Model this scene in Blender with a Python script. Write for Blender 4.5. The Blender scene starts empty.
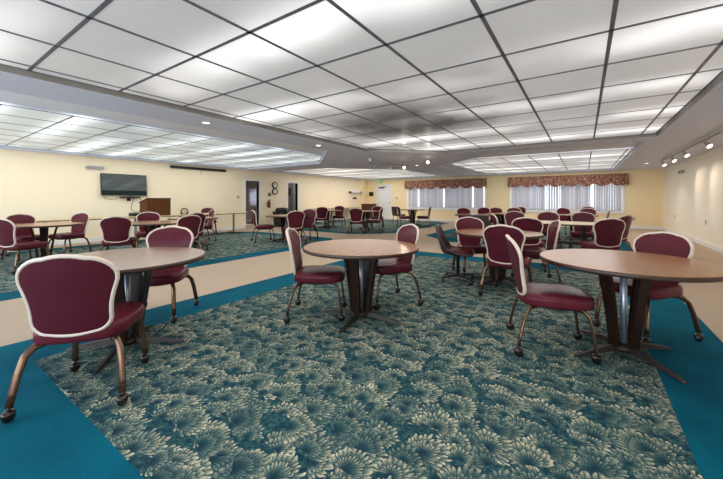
import bpy, bmesh, math, random
from mathutils import Vector, Matrix
from mathutils.geometry import tessellate_polygon
random.seed(7)
PI = math.pi
scene = bpy.context.scene
col = scene.collection

# ------------------------------------------------------------------ camera frame
F_PX, CX, HY, CAM_H = 327.0, 361.5, 199.0, 1.23
YAW = math.atan2(222.5, F_PX)

# ------------------------------------------------------------------ mesh builder
class MB:
    def __init__(s):
        s.v = []; s.f = []; s.sm = []
    def add(s, vs, fs, smooth=False):
        b = len(s.v)
        s.v += [tuple(p) for p in vs]
        s.f += [tuple(i + b for i in f) for f in fs]
        s.sm += [smooth] * len(fs)
        return s
    def box(s, x0, x1, y0, y1, z0, z1, M=None):
        vs = [Vector((x, y, z)) for z in (z0, z1) for y in (y0, y1) for x in (x0, x1)]
        if M: vs = [M @ v for v in vs]
        return s.add(vs, [(0, 2, 3, 1), (4, 5, 7, 6), (0, 1, 5, 4), (2, 6, 7, 3), (0, 4, 6, 2), (1, 3, 7, 5)])
    def loft(s, rings, cap0=True, cap1=True, closed=True, smooth=True):
        n = len(rings[0]); vs = [p for r in rings for p in r]; fs = []
        for i in range(len(rings) - 1):
            for k in range(n if closed else n - 1):
                k2 = (k + 1) % n
                fs.append((i * n + k, i * n + k2, (i + 1) * n + k2, (i + 1) * n + k))
        s.add(vs, fs, smooth)
        b = len(s.v) - len(vs)
        if cap0: s.f.append(tuple(b + k for k in reversed(range(n)))); s.sm.append(False)
        if cap1: s.f.append(tuple(b + (len(rings) - 1) * n + k for k in range(n))); s.sm.append(False)
        return s
    def lathe(s, prof, n=32, c=(0, 0, 0), smooth=True, caps=True):
        rings = [[(c[0] + r * math.cos(2 * PI * k / n), c[1] + r * math.sin(2 * PI * k / n), c[2] + z) for k in range(n)] for r, z in prof]
        return s.loft(rings, caps, caps, True, smooth)
    def tube(s, pts, r, n=10, ry=None, closed=False, caps=True, up=(0, 0, 1)):
        """sweep an ellipse r x ry along pts (r may be a list)"""
        pts = [Vector(p) for p in pts]; m = len(pts); rings = []
        for i, p in enumerate(pts):
            if closed: t = pts[(i + 1) % m] - pts[i - 1]
            else: t = pts[min(i + 1, m - 1)] - pts[max(i - 1, 0)]
            t.normalize(); u = Vector(up)
            if abs(t.dot(u)) > .97: u = Vector((0, 1, 0)) if abs(t.y) < .9 else Vector((1, 0, 0))
            a = t.cross(u).normalized(); b = a.cross(t).normalized()
            ra = r[i] if isinstance(r, (list, tuple)) else r
            rb = ra if ry is None else ry
            rings.append([p + a * ra * math.cos(2 * PI * k / n) + b * rb * math.sin(2 * PI * k / n) for k in range(n)])
        if closed:
            rings.append(rings[0]); return s.loft(rings, False, False)
        return s.loft(rings, caps, caps)
    def ball(s, c, r, n=12, m=8, sx=1, sy=1, sz=1):
        rings = []
        for i in range(1, m):
            a = PI * i / m
            rings.append([(c[0] + sx * r * math.sin(a) * math.cos(2 * PI * k / n), c[1] + sy * r * math.sin(a) * math.sin(2 * PI * k / n), c[2] - sz * r * math.cos(a)) for k in range(n)])
        return s.loft(rings)
    def poly(s, loops, z0, z1=None, sides=True, down=False):
        """flat polygon with holes at z0 (and slab up to z1)"""
        flat = [p for l in loops for p in l]
        tris = tessellate_polygon([[Vector((p[0], p[1], 0)) for p in l] for l in loops])
        vs = [(p[0], p[1], z0) for p in flat]
        fs = []
        for t in tris:
            a, b, c = [Vector(flat[i][:2]) for i in t]
            cr = (b - a).cross(c - a)
            fs.append(t if (cr > 0) != down else tuple(reversed(t)))
        s.add(vs, fs)
        if z1 is not None:
            s.add([(p[0], p[1], z1) for p in flat], [tuple(reversed(f)) for f in fs])
            if sides:
                for l in loops:
                    n = len(l)
                    s.add([(p[0], p[1], z) for z in (z0, z1) for p in l], [(k, (k + 1) % n, n + (k + 1) % n, n + k) for k in range(n)])
        return s
    def data(s, name, mat):
        me = bpy.data.meshes.new(name)
        me.from_pydata(s.v, [], s.f)
        me.polygons.foreach_set('use_smooth', s.sm)
        bm = bmesh.new(); bm.from_mesh(me)
        bmesh.ops.recalc_face_normals(bm, faces=bm.faces); bm.to_mesh(me); bm.free()
        if isinstance(mat, (list, tuple)):
            for m in mat: me.materials.append(m)
        else: me.materials.append(mat)
        me.update()
        return me
    def build(s, name, mat, parent=None, loc=(0, 0, 0), rz=0.0):
        o = bpy.data.objects.new(name, s.data(name, mat)); col.objects.link(o)
        o.location = loc; o.rotation_euler = (0, 0, rz)
        if parent: o.parent = parent
        return o

def tag(o, label, cat, group=None, kind=None):
    o['label'] = label; o['category'] = cat
    if group: o['group'] = group
    if kind: o['kind'] = kind
    return o
def thing(name, label, cat, loc=(0, 0, 0), rz=0.0, group=None):
    o = bpy.data.objects.new(name, None); col.objects.link(o)
    o.empty_display_size = .1
    o.location = loc; o.rotation_euler = (0, 0, rz)
    return tag(o, label, cat, group)
def struct(name, mb, mat):
    o = mb.build(name, mat); o['kind'] = 'structure'; return o
def dup(root, loc, rz, label, group=None):
    r = root.copy(); col.objects.link(r); r.location = loc; r.rotation_euler = (0, 0, rz)
    r['label'] = label
    if group: r['group'] = group
    for ch in list(root.children):
        c = ch.copy(); col.objects.link(c); c.parent = r
        for g in list(ch.children):
            d = g.copy(); col.objects.link(d); d.parent = c
    return r

# ------------------------------------------------------------------ materials
def srgb(r, g, b):
    f = lambda c: (c / 255) / 12.92 if c / 255 <= .04045 else (((c / 255) + .055) / 1.055) ** 2.4
    return (f(r), f(g), f(b), 1)
class NT:
    def __init__(s, name):
        s.m = bpy.data.materials.new(name); s.m.use_nodes = True
        s.t = s.m.node_tree; s.n = s.t.nodes; s.l = s.t.links
        s.b = s.n['Principled BSDF']; s.out = s.n['Material Output']
    def new(s, ty, **kw):
        n = s.n.new(ty)
        for k, v in kw.items(): setattr(n, k, v)
        return n
    def link(s, a, b): s.l.new(a, b)
    def math(s, op, a, b=None, c=None, clamp=False):
        n = s.new('ShaderNodeMath', operation=op, use_clamp=clamp)
        for i, x in enumerate((a, b, c)):
            if x is None: continue
            if isinstance(x, (int, float)): n.inputs[i].default_value = x
            else: s.link(x, n.inputs[i])
        return n.outputs[0]
    def ramp(s, fac, stops, interp='LINEAR'):
        n = s.new('ShaderNodeValToRGB'); n.color_ramp.interpolation = interp
        e = n.color_ramp.elements
        while len(e) < len(stops): e.new(.5)
        for x, (p, c) in zip(e, stops): x.position = p; x.color = c
        s.link(fac, n.inputs[0]); return n.outputs[0]
    def noise(s, vec, scale, detail=2, rough=.5, out=0):
        n = s.new('ShaderNodeTexNoise'); n.inputs['Scale'].default_value = scale
        n.inputs['Detail'].default_value = detail; n.inputs['Roughness'].default_value = rough
        if vec is not None: s.link(vec, n.inputs['Vector'])
        return n.outputs[out]
    def mapping(s, vec, scale=(1, 1, 1), rot=(0, 0, 0), loc=(0, 0, 0)):
        n = s.new('ShaderNodeMapping'); n.inputs['Scale'].default_value = scale
        n.inputs['Rotation'].default_value = rot; n.inputs['Location'].default_value = loc
        s.link(vec, n.inputs['Vector']); return n.outputs[0]
    def mix(s, fac, a, b, mode='MIX'):
        n = s.new('ShaderNodeMix', data_type='RGBA', blend_type=mode)
        if isinstance(fac, (int, float)): n.inputs[0].default_value = fac
        else: s.link(fac, n.inputs[0])
        for i, x in ((6, a), (7, b)):
            if isinstance(x, (tuple, list)): n.inputs[i].default_value = x
            else: s.link(x, n.inputs[i])
        return n.outputs[2]
    def bump(s, h, strength=.2, dist=.01):
        n = s.new('ShaderNodeBump'); n.inputs['Strength'].default_value = strength; n.inputs['Distance'].default_value = dist
        s.link(h, n.inputs['Height']); s.link(n.outputs[0], s.b.inputs['Normal'])
    def set(s, **kw):
        for k, v in kw.items():
            i = s.b.inputs[k.replace('_', ' ')]
            if isinstance(v, (int, float, tuple)): i.default_value = v
            else: s.link(v, i)
        return s
def objco(t): return t.new('ShaderNodeTexCoord').outputs['Object']
def worldco(t): return t.new('ShaderNodeNewGeometry').outputs['Position']

def plain(name, c, rough=.5, metal=0, var=.06, scale=6, bump=0, bscale=200, spec=.5, coord='Object'):
    t = NT(name); v = objco(t)
    n = t.noise(v, scale, 3)
    lo = tuple(x * (1 - var) for x in c[:3]) + (1,); hi = tuple(min(1, x * (1 + var)) for x in c[:3]) + (1,)
    t.set(Base_Color=t.ramp(n, [(.3, lo), (.7, hi)]), Roughness=rough, Metallic=metal, Specular_IOR_Level=spec)
    if bump: t.bump(t.noise(v, bscale, 2), bump, .004)
    return t.m
def emis(name, c, strength):
    t = NT(name); t.set(Base_Color=(.8, .8, .8, 1), Emission_Color=c, Emission_Strength=strength); return t.m

M = {}
M['wall'] = plain('cream_wall_paint', srgb(252, 235, 203), .65, var=.025, scale=.8, bump=.15, bscale=60)
M['wall_back'] = plain('yellow_wall_paint', srgb(250, 226, 180), .65, var=.025, scale=.8, bump=.15, bscale=60)
M['wall_right'] = plain('pale_cream_wall_paint', srgb(252, 241, 222), .6, var=.03, scale=.8, bump=.15, bscale=60)
M['soffit'] = plain('textured_soffit_paint', srgb(214, 217, 232), .8, var=.05, scale=14, bump=.8, bscale=55)  # bluish tint in the colour imitates cool daylight on the ceiling
M['drywall'] = plain('smooth_drywall_paint', srgb(240, 240, 248), .7, var=.02)
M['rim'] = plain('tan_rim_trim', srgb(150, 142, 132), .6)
M['white'] = plain('white_trim_paint', srgb(238, 238, 236), .45, var=.02)
M['bar'] = plain('bronze_grid_bar', srgb(124, 126, 136), .4, .3, var=.1)
M['maroon'] = plain('maroon_vinyl', srgb(86, 31, 40), .26, var=.12, scale=9, bump=.08, bscale=240, spec=.14)
M['maroon_back'] = plain('maroon_vinyl_back', srgb(80, 29, 39), .32, var=.08, scale=7, bump=.08, bscale=240, spec=.14)
M['piping'] = plain('cream_welt_vinyl', srgb(214, 196, 178), .45, var=.05, scale=20)
M['bronze'] = plain('bronze_leg_metal', srgb(112, 84, 66), .26, .75, var=.15, scale=30)
M['caster'] = plain('dark_caster_metal', srgb(70, 62, 58), .22, .8, var=.1)
M['darkpan'] = plain('dark_seat_pan', srgb(40, 22, 24), .6)
M['black'] = plain('matte_black', srgb(26, 26, 28), .5)
M['blackvinyl'] = plain('black_brown_vinyl', srgb(52, 34, 34), .4, bump=.1)
M['chrome'] = plain('brushed_chrome', srgb(186, 194, 206), .38, .8, var=.05)
M['foot'] = plain('dark_bronze_foot', srgb(46, 38, 34), .4, .2, var=.15, scale=30, spec=.3)
M['grey'] = plain('grey_plastic', srgb(160, 160, 156), .5)
M['beigeplate'] = plain('beige_plate', srgb(196, 176, 140), .5)
M['glasswhite'] = plain('white_clock_face', srgb(225, 222, 210), .3)
M['red'] = plain('extinguisher_red', srgb(110, 24, 22), .35)
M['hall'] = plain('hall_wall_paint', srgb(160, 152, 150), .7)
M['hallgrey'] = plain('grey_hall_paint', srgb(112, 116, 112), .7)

def wood(name, c1, c2, rough=.3, scale=(1.2, 14, 14), bumpy=.03, spec=.5):
    t = NT(name); v = t.mapping(objco(t), scale)
    w = t.noise(v, 3.0, 6, .65); w2 = t.noise(objco(t), 1.6, 2)
    f = t.math('ADD', t.math('MULTIPLY', w, .8), t.math('MULTIPLY', w2, .25))
    t.set(Base_Color=t.ramp(f, [(.32, c1), (.7, c2)]), Roughness=rough, Specular_IOR_Level=spec)
    return t.m
M['top'] = wood('walnut_laminate_top', srgb(142, 96, 60), srgb(160, 114, 76), .22)
M['top_glare'] = wood('glare_walnut_laminate_top', srgb(126, 92, 72), srgb(142, 106, 86), .2)  # same walnut, greyed to imitate a window reflected in the top
M['edge'] = wood('dark_top_edge', srgb(46, 27, 19), srgb(62, 38, 26), .35)
M['stave'] = wood('dark_wood_stave', srgb(28, 16, 12), srgb(46, 27, 19), .4, (14, 14, 1.2), .03, .2)
M['tan'] = wood('tan_laminate_top', srgb(196, 168, 122), srgb(222, 198, 154), .35)
M['lectern'] = wood('lectern_wood', srgb(74, 41, 20), srgb(102, 61, 31), .6, (14, 14, 1.5), .03, .15)
M['browndoor'] = wood('brown_door_wood', srgb(62, 30, 20), srgb(84, 44, 30), .45, (14, 14, 1.2))

# beige carpet ---------------------------------------------------------------
t = NT('beige_loop_carpet'); v = worldco(t)
n = t.noise(v, 240, 2, .7); n2 = t.noise(v, 1.3, 3)
c = t.ramp(n, [(.3, srgb(166, 146, 126)), (.7, srgb(214, 192, 168))])
t.set(Base_Color=t.mix(t.math('MULTIPLY', n2, .22), c, srgb(152, 130, 108)), Roughness=.95, Specular_IOR_Level=.1)
t.bump(n, .5, .01); M['beige'] = t.m
# teal border carpet -------------------------------------------------------------
t = NT('teal_carpet'); v = worldco(t)
n = t.noise(v, 160, 2, .7); n2 = t.noise(v, 2.6, 4)
f = t.math('ADD', t.math('MULTIPLY', n, .5), t.math('MULTIPLY', n2, .5))
t.set(Base_Color=t.ramp(f, [(.3, srgb(0, 62, 78)), (.7, srgb(2, 102, 122))]), Roughness=.95, Specular_IOR_Level=.1)
t.bump(n, .4, .008); M['teal'] = t.m
# leaf-fan carpet --------------------------------------------------------------------
def fan_layer(t, v, scale, loc, R, updir, N):
    """one layer of leaf fans (two overlapping rows of pointed leaflets); returns (mask, brightness)"""
    v2 = t.mapping(v, loc=loc)
    vo = t.new('ShaderNodeTexVoronoi', voronoi_dimensions='2D', feature='F1')
    vo.inputs['Scale'].default_value = scale; vo.inputs['Randomness'].default_value = .7
    nz = t.new('ShaderNodeTexNoise'); nz.inputs['Scale'].default_value = 22; nz.inputs['Detail'].default_value = 3
    t.link(v2, nz.inputs['Vector'])
    wob = t.new('ShaderNodeVectorMath', operation='MULTIPLY_ADD')
    t.link(nz.outputs['Color'], wob.inputs[0]); wob.inputs[1].default_value = (.032, .032, 0); t.link(v2, wob.inputs[2])
    v2 = wob.outputs[0]
    t.link(v2, vo.inputs['Vector'])
    d = t.new('ShaderNodeVectorMath', operation='SUBTRACT')
    t.link(v2, d.inputs[0]); t.link(vo.outputs['Position'], d.inputs[1])
    rnd = t.new('ShaderNodeSeparateColor'); t.link(vo.outputs['Color'], rnd.inputs[0])
    rot = t.new('ShaderNodeVectorRotate', rotation_type='Z_AXIS')
    t.link(d.outputs[0], rot.inputs['Vector'])
    t.link(t.math('MULTIPLY_ADD', rnd.outputs[0], 1.6, updir - .8), rot.inputs['Angle'])
    xy = t.new('ShaderNodeSeparateXYZ'); t.link(rot.outputs[0], xy.inputs[0])
    x = xy.outputs[0]; y = t.math('ADD', xy.outputs[1], R * .48)
    a = t.math('ARCTAN2', x, y)
    r = t.math('SQRT', t.math('ADD', t.math('MULTIPLY', x, x), t.math('MULTIPLY', y, y)))
    a = t.math('ADD', a, t.math('MULTIPLY', t.math('MULTIPLY', r, a), 1.2))     # leaflets curl outwards
    aa = t.math('ABSOLUTE', a)
    def rowof(shift, frac):
        u = t.math('MULTIPLY_ADD', a, N / (2 * PI), shift)
        pf = t.math('ABSOLUTE', t.math('MULTIPLY_ADD', t.math('FRACT', u), 2, -1))
        wn = t.new('ShaderNodeTexWhiteNoise', noise_dimensions='1D')
        t.link(t.math('ADD', t.math('FLOOR', u), t.math('MULTIPLY', rnd.outputs[2], 91)), wn.inputs['W'])
        p2 = t.math('MULTIPLY', pf, pf)
        e = t.math('MULTIPLY_ADD', p2, -.26, t.math('MULTIPLY_ADD', wn.outputs[0], .26, .86))
        e = t.math('MULTIPLY', e, t.math('MULTIPLY_ADD', aa, -.16 * R * frac, R * frac))
        q = t.math('DIVIDE', r, e)
        return q, p2, wn.outputs[0]
    q1, p1, w1 = rowof(.0, 1.0)
    q2, p2, w2 = rowof(.5, .62)
    s1 = t.math('MULTIPLY_ADD', q1, 1.9, -.92, clamp=True)
    b1 = t.math('MULTIPLY', t.math('POWER', s1, .8), t.math('MULTIPLY_ADD', p1, -.78, 1.0))
    s2 = t.math('MULTIPLY_ADD', q2, 1.15, -.12, clamp=True)
    b2 = t.math('MULTIPLY', t.math('MULTIPLY', s2, .82), t.math('MULTIPLY_ADD', p2, -.78, 1.0))
    in2 = t.math('LESS_THAN', q2, 1.0)
    br = t.math('ADD', t.math('MULTIPLY', in2, b2), t.math('MULTIPLY', t.math('SUBTRACT', 1.0, in2), b1))
    br = t.math('MULTIPLY', br, t.math('MULTIPLY_ADD', rnd.outputs[1], .5, .68))
    ins = t.math('MULTIPLY', t.math('LESS_THAN', q1, 1.0), t.math('LESS_THAN', aa, 1.75))
    return ins, br
t = NT('leaf_fan_carpet'); v = worldco(t)
flat = t.new('ShaderNodeVectorMath', operation='MULTIPLY'); t.link(v, flat.inputs[0]); flat.inputs[1].default_value = (1, 1, 0)
v = flat.outputs[0]
bgf = t.noise(v, 30, 5, .75)
bg = t.ramp(bgf, [(.30, srgb(12, 30, 46)), (.44, srgb(24, 58, 72)), (.54, srgb(46, 84, 86)), (.64, srgb(92, 120, 100)), (.74, srgb(112, 76, 84))])
fine = t.noise(v, 150, 3, .75)
leafstops = [(.0, srgb(22, 46, 60)), (.2, srgb(42, 74, 78)), (.42, srgb(94, 114, 104)), (.62, srgb(160, 160, 134)), (.85, srgb(228, 214, 180))]
cur = bg
for scale, loc, R, up, pn in ((5.0, (3.1, 1.7, 0), .14, .45, 24), (5.6, (.4, .9, 0), .11, -.1, 20), (4.3, (0, 0, 0), .155, .25, 28)):
    m, br = fan_layer(t, v, scale, loc, R, up, pn)
    br = t.math('MULTIPLY', br, t.math('MULTIPLY_ADD', fine, 1.7, .02))
    cur = t.mix(m, cur, t.ramp(br, leafstops))
t.set(Base_Color=t.mix(t.math('MULTIPLY_ADD', t.noise(v, 9, 4, .7), 1.5, -.5, clamp=True), cur, srgb(24, 54, 64)), Roughness=.95, Specular_IOR_Level=.1)
t.bump(fine, .5, .01); M['leaf'] = t.m

# ceiling light panels (translucent diffusers with tubes behind) -----------------------
def diffuser(name, tint, lo, hi, tube_pitch, off, soot=None):
    t = NT(name); v = worldco(t)
    xyz = t.new('ShaderNodeSeparateXYZ'); t.link(v, xyz.inputs[0])
    lf = t.noise(t.mapping(v, (.45, .5, .01), loc=(off, 0, 0)), 1.0, 2, .5)
    tube = t.math('COSINE', t.math('MULTIPLY', t.math('ADD', xyz.outputs[1], off), 2 * PI / tube_pitch))
    g = t.math('POWER', t.math('MULTIPLY_ADD', tube, .5, .5), 2.2)
    on = t.math('MULTIPLY_ADD', lf, 5.0, -2.0, clamp=True)
    st = t.math('MULTIPLY_ADD', t.math('MULTIPLY', g, on), hi - lo, lo)
    st = t.math('MULTIPLY', st, t.math('MULTIPLY_ADD', t.noise(v, 1.7, 2), .3, .85))
    if soot:
        p = t.new('ShaderNodeVectorMath', operation='SUBTRACT'); t.link(v, p.inputs[0]); p.inputs[1].default_value = soot
        q = t.mapping(p.outputs[0], (.5, .62, 0))
        ln = t.new('ShaderNodeVectorMath', operation='LENGTH'); t.link(q, ln.inputs[0])
        s = t.math('MULTIPLY_ADD', t.math('ADD', ln.outputs['Value'], t.math('MULTIPLY', t.noise(v, 2.2, 3), .5)), 1.7, -.98, clamp=True)
        st = t.math('MULTIPLY', st, t.math('MULTIPLY_ADD', s, .88, .12))
        t.set(Base_Color=t.ramp(s, [(0, (.05, .05, .055, 1)), (1, (.45, .45, .45, 1))]))
    else: t.set(Base_Color=(.45, .45, .45, 1))
    t.set(Emission_Color=tint, Roughness=.35); t.link(st, t.b.inputs['Emission Strength'])
    return t.m
M['diff1'] = diffuser('frosted_diffuser_warm', (1, .985, .975, 1), .27, 1.08, 1.5, -.3, (-2.45, 5.0, 2.5))
M['diff2'] = diffuser('frosted_diffuser_cool', (.84, .96, 1, 1), .34, 1.2, 1.0, 2.2)
M['diff3'] = diffuser('frosted_diffuser_far', (1, .98, .94, 1), .36, 1.25, 1.5, 4.7)

# ------------------------------------------------------------------ room shell
XL, XR, YB, YF, H = -11.7, 2.62, 17.65, -3.2, 2.44
def oct_area(x0, x1, y0, y1, c_nl=0, c_nr=0, c_fr=0, c_fl=0):
    p = []
    p += [(x0 + c_nl, y0)] if c_nl else [(x0, y0)]
    p += [(x1 - c_nr, y0), (x1, y0 + c_nr)] if c_nr else [(x1, y0)]
    p += [(x1, y1 - c_fr), (x1 - c_fr, y1)] if c_fr else [(x1, y1)]
    p += [(x0 + c_fl, y1), (x0, y1 - c_fl)] if c_fl else [(x0, y1)]
    if c_nl: p += [(x0, y0 + c_nl)]
    return p
struct('floor', MB().box(XL - .15, XR + .15, YF - .15, YB + .15, -.1, 0), M['beige'])
areas = [  # outer, inner
    (oct_area(-4.0, .98, -2.4, 7.1, 0, .8, .0, .8), oct_area(-3.44, .43, .65, 6.58, 0, 0, .0, .55)),
    (oct_area(-10.95, -5.8, -2.4, 7.95, 0, 0, .75, .75), oct_area(-10.5, -6.25, -1.9, 7.5, 0, 0, .6, .6)),
    (oct_area(-11.15, -5.62, 9.3, 16.9, .9, 1.1, .9, .9), oct_area(-10.7, -6.1, 9.78, 16.4, .75, .85, .7, .7)),
    (oct_area(-4.45, .98, 9.2, 16.9, 1.2, 0, 0, .8), oct_area(-3.95, .45, 9.7, 16.4, 1.0, 0, 0, .7))]
k = 0
for outer, inner in areas:
    k += 1
    struct('floor_border_%d' % k, MB().poly([outer], .001, .005, down=True), M['teal'])
    struct('floor_carpet_%d' % k, MB().poly([inner], .002, .007, down=True), M['leaf'])

def wall_x(name, x0, x1, y0, y1, z1, holes, mat):
    """wall normal to X; holes = (ya, yb, za, zb)"""
    mb = MB(); ys = sorted({y0, y1, *[h[0] for h in holes], *[h[1] for h in holes]})
    for a, b in zip(ys, ys[1:]):
        h = [q for q in holes if q[0] <= a + 1e-6 and q[1] >= b - 1e-6]
        if not h: mb.box(x0, x1, a, b, 0, z1)
        else:
            if h[0][2] > 0: mb.box(x0, x1, a, b, 0, h[0][2])
            mb.box(x0, x1, a, b, h[0][3], z1)
    return struct(name, mb, mat)
def wall_y(name, y0, y1, x0, x1, z1, holes, mat):
    mb = MB(); xs = sorted({x0, x1, *[h[0] for h in holes], *[h[1] for h in holes]})
    for a, b in zip(xs, xs[1:]):
        h = [q for q in holes if q[0] <= a + 1e-6 and q[1] >= b - 1e-6]
        if not h: mb.box(a, b, y0, y1, 0, z1)
        else:
            if h[0][2] > 0: mb.box(a, b, y0, y1, 0, h[0][2])
            mb.box(a, b, y0, y1, h[0][3], z1)
    return struct(name, mb, mat)
WH = 2.62
D1 = (8.58, 9.26, 0, 2.0); D2 = (10.94, 11.58, 0, 2.0); D3 = (-10.78, -9.84, 0, 2.03)
W1 = (-8.66, -4.25, .73, 1.95); W2 = (-3.02, 1.36, .70, 1.95)
wall_x('wall_left', XL - .15, XL, YF - .15, YB + .15, WH, [D1, D2], M['wall'])
wall_x('wall_right', XR, XR + .15, YF - .15, YB + .15, WH, [], M['wall_right'])
wall_y('wall_back', YB, YB + .15, XL, XR, WH, [D3, W1, W2], M['wall_back'])
FW = [(-11.0, -6.2, .3, 2.3), (-5.2, 1.9, .3, 2.3)]
wall_y('wall_front', YF - .15, YF, XL, XR, WH, FW, M['wall'])
# corner chase at the far left corner
struct('trim_1', MB().box(XL, XL + .22, YB - .62, YB, 0, H), M['wall_back'])
bb = .11
struct('baseboard_left', MB().box(XL, XL + .018, YF, D1[0] - .09, 0, bb).box(XL, XL + .018, D1[1] + .09, D2[0] - .09, 0, bb).box(XL, XL + .018, D2[1] + .09, YB - .62, 0, bb), M['white'])
struct('baseboard_right', MB().box(XR - .018, XR, YF, YB, 0, bb), M['white'])
struct('baseboard_back', MB().box(XL + .22, D3[0] - .09, YB - .018, YB, 0, bb).box(D3[1] + .09, XR, YB - .018, YB, 0, bb), M['white'])
struct('baseboard_front', MB().box(XL, XR, YF, YF + .018, 0, bb), M['white'])

# door casings
def casing_x(name, D):
    a, b, _, z = D; w = .075
    return struct(name, MB().box(XL - .16, XL + .02, a - w, a, 0, z + w).box(XL - .16, XL + .02, b, b + w, 0, z + w).box(XL - .16, XL + .02, a, b, z, z + w), M['white'])
casing_x('trim_2', D1); casing_x('trim_3', D2)
struct('trim_4', MB().box(D3[0] - .08, D3[0], YB - .02, YB + .1, 0, 2.11).box(D3[1], D3[1] + .08, YB - .02, YB + .1, 0, 2.11).box(D3[0], D3[1], YB - .02, YB + .1, 2.03, 2.11), M['white'])
d3 = struct('door_3', MB().box(D3[0], D3[1], YB + .02, YB + .065, .005, 2.03), M['white'])
MB().tube([(D3[1] - .07, YB + .02, 1.0), (D3[1] - .07, YB - .04, 1.0)], .014).ball((D3[1] - .07, YB - .05, 1.0), .032).build('door_knob', M['caster'], d3)
MB().box(D3[0] + .12, D3[0] + .44, YB - .03, YB + .02, 1.9, 1.97).box(D3[0] + .4, D3[0] + .62, YB - .05, YB - .02, 1.96, 1.98).build('door_closer', M['black'], d3)

# rooms beyond the two left doors
def room(name, x0, x1, y0, y1, z, mat, win=None):
    mb = MB().box(x0, x1, y0 - .1, y0, 0, z).box(x0, x1, y1, y1 + .1, 0, z).box(x0 - .1, x1, y0 - .1, y1 + .1, z, z + .1)
    if win:
        a, b, za, zb = win
        mb.box(x0 - .1, x0, y0 - .1, a, 0, z).box(x0 - .1, x0, b, y1 + .1, 0, z).box(x0 - .1, x0, a, b, 0, za).box(x0 - .1, x0, a, b, zb, z)
    else: mb.box(x0 - .1, x0, y0 - .1, y1 + .1, 0, z)
    struct(name, mb, mat)
mb = MB().box(-17.4, XL - .15, 7.5, 7.6, 0, 2.6).box(-17.4, -17.3, 7.6, 12.6, 0, 2.6).box(-17.4, XL - .15, 7.5, 12.6, 2.5, 2.6)
mb.box(-17.3, -16.6, 12.5, 12.6, 0, 2.6).box(-15.95, XL - .15, 12.5, 12.6, 0, 2.6).box(-16.6, -15.95, 12.5, 12.6, 0, .85).box(-16.6, -15.95, 12.5, 12.6, 1.8, 2.6)
struct('wall_kitchen', mb, M['hall'])
struct('wall_closet', MB().box(-13.05, XL - .15, 10.64, 10.72, 0, 2.5).box(-13.05, -12.97, 10.72, 12.5, 0, 2.5), M['hallgrey'])
struct('floor_hall', MB().box(-17.4, XL - .15, 7.5, 12.6, -.1, 0), M['beige'])
d1 = struct('door_1', MB().box(-.62, 0, -.022, .022, .01, 1.98), M['browndoor'])
d1.location = (XL - .17, 9.28, 0); d1.rotation_euler = (0, 0, math.radians(-52))
MB().tube([(-.55, -.022, 1.0), (-.55, -.07, 1.0), (-.45, -.07, 1.0)], .011).build('door_handle', M['chrome'], d1)
d2 = struct('door_2', MB().box(-.6, 0, -.022, .022, .01, 1.98), M['hallgrey'])
d2.location = (XL - .17, 11.6, 0); d2.rotation_euler = (0, 0, math.radians(-45))
MB().ball((-.53, -.06, 1.0), .03).tube([(-.53, -.02, 1.0), (-.53, -.06, 1.0)], .012).build('door_knob', M['chrome'], d2)

# ceiling: soffit with four coffers ----------------------------------------------------------
R1 = oct_area(-4.56, 1.17, -.72, 8.45, 0, 0, 0, 1.55)
R2 = oct_area(-11.45, -5.36, -.72, 8.48, 0, 0, 2.15, 0)
R3 = oct_area(-4.42, 1.06, 9.12, 17.25, 2.3, 0, 0, .6)
R4 = oct_area(-11.4, -6.2, 9.87, 17.25, 0, 2.1, .6, 0)
struct('ceiling', MB().poly([[(XL - .1, YF - .1), (XR + .1, YF - .1), (XR + .1, YB + .1), (XL - .1, YB + .1)], R1, R2, R3, R4], H, down=True), M['soffit'])
HR = 2.5
for i, rm in enumerate((R1, R2, R3, R4)):
    n = len(rm)
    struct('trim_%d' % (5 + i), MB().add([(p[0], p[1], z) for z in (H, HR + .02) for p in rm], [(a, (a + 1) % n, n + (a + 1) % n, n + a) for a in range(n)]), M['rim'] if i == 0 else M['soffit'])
struct('ceiling_slab', MB().poly([[(XL - .1, YF - .1), (XR + .1, YF - .1), (XR + .1, YB + .1), (XL - .1, YB + .1)]], HR + .03, HR + .1, down=True), M['drywall'])
# panel fields
P1 = oct_area(-4.54, 1.15, -.70, 8.43, 0, 0, 0, 1.55)
P2 = oct_area(-11.42, -6.45, -.60, 8.44, 0, 0, 1.04, 0)
P3 = oct_area(-4.0, 1.03, 10.6, 17.22, 1.2, 0, 0, .4)
P4 = oct_area(-11.37, -6.5, 10.3, 17.22, 0, 1.9, .4, 0)
def clip(poly, a, b, c):  # keep a*x+b*y<=c
    out = []
    for i in range(len(poly)):
        p, q = poly[i - 1], poly[i]
        dp, dq = a * p[0] + b * p[1] - c, a * q[0] + b * q[1] - c
        if (dp <= 0) != (dq <= 0):
            s = dp / (dp - dq); out.append((p[0] + s * (q[0] - p[0]), p[1] + s * (q[1] - p[1])))
        if dq <= 0: out.append(q)
    return out
def clip_to(poly, area):
    for i in range(len(area)):
        (x0, y0), (x1, y1) = area[i - 1], area[i]
        a, b = (y1 - y0), -(x1 - x0)
        poly = clip(poly, a, b, a * x0 + b * y0)
        if len(poly) < 3: return []
    return poly
def area_of(p): return abs(sum(p[i - 1][0] * p[i][1] - p[i][0] * p[i - 1][1] for i in range(len(p)))) / 2
G = .757
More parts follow.
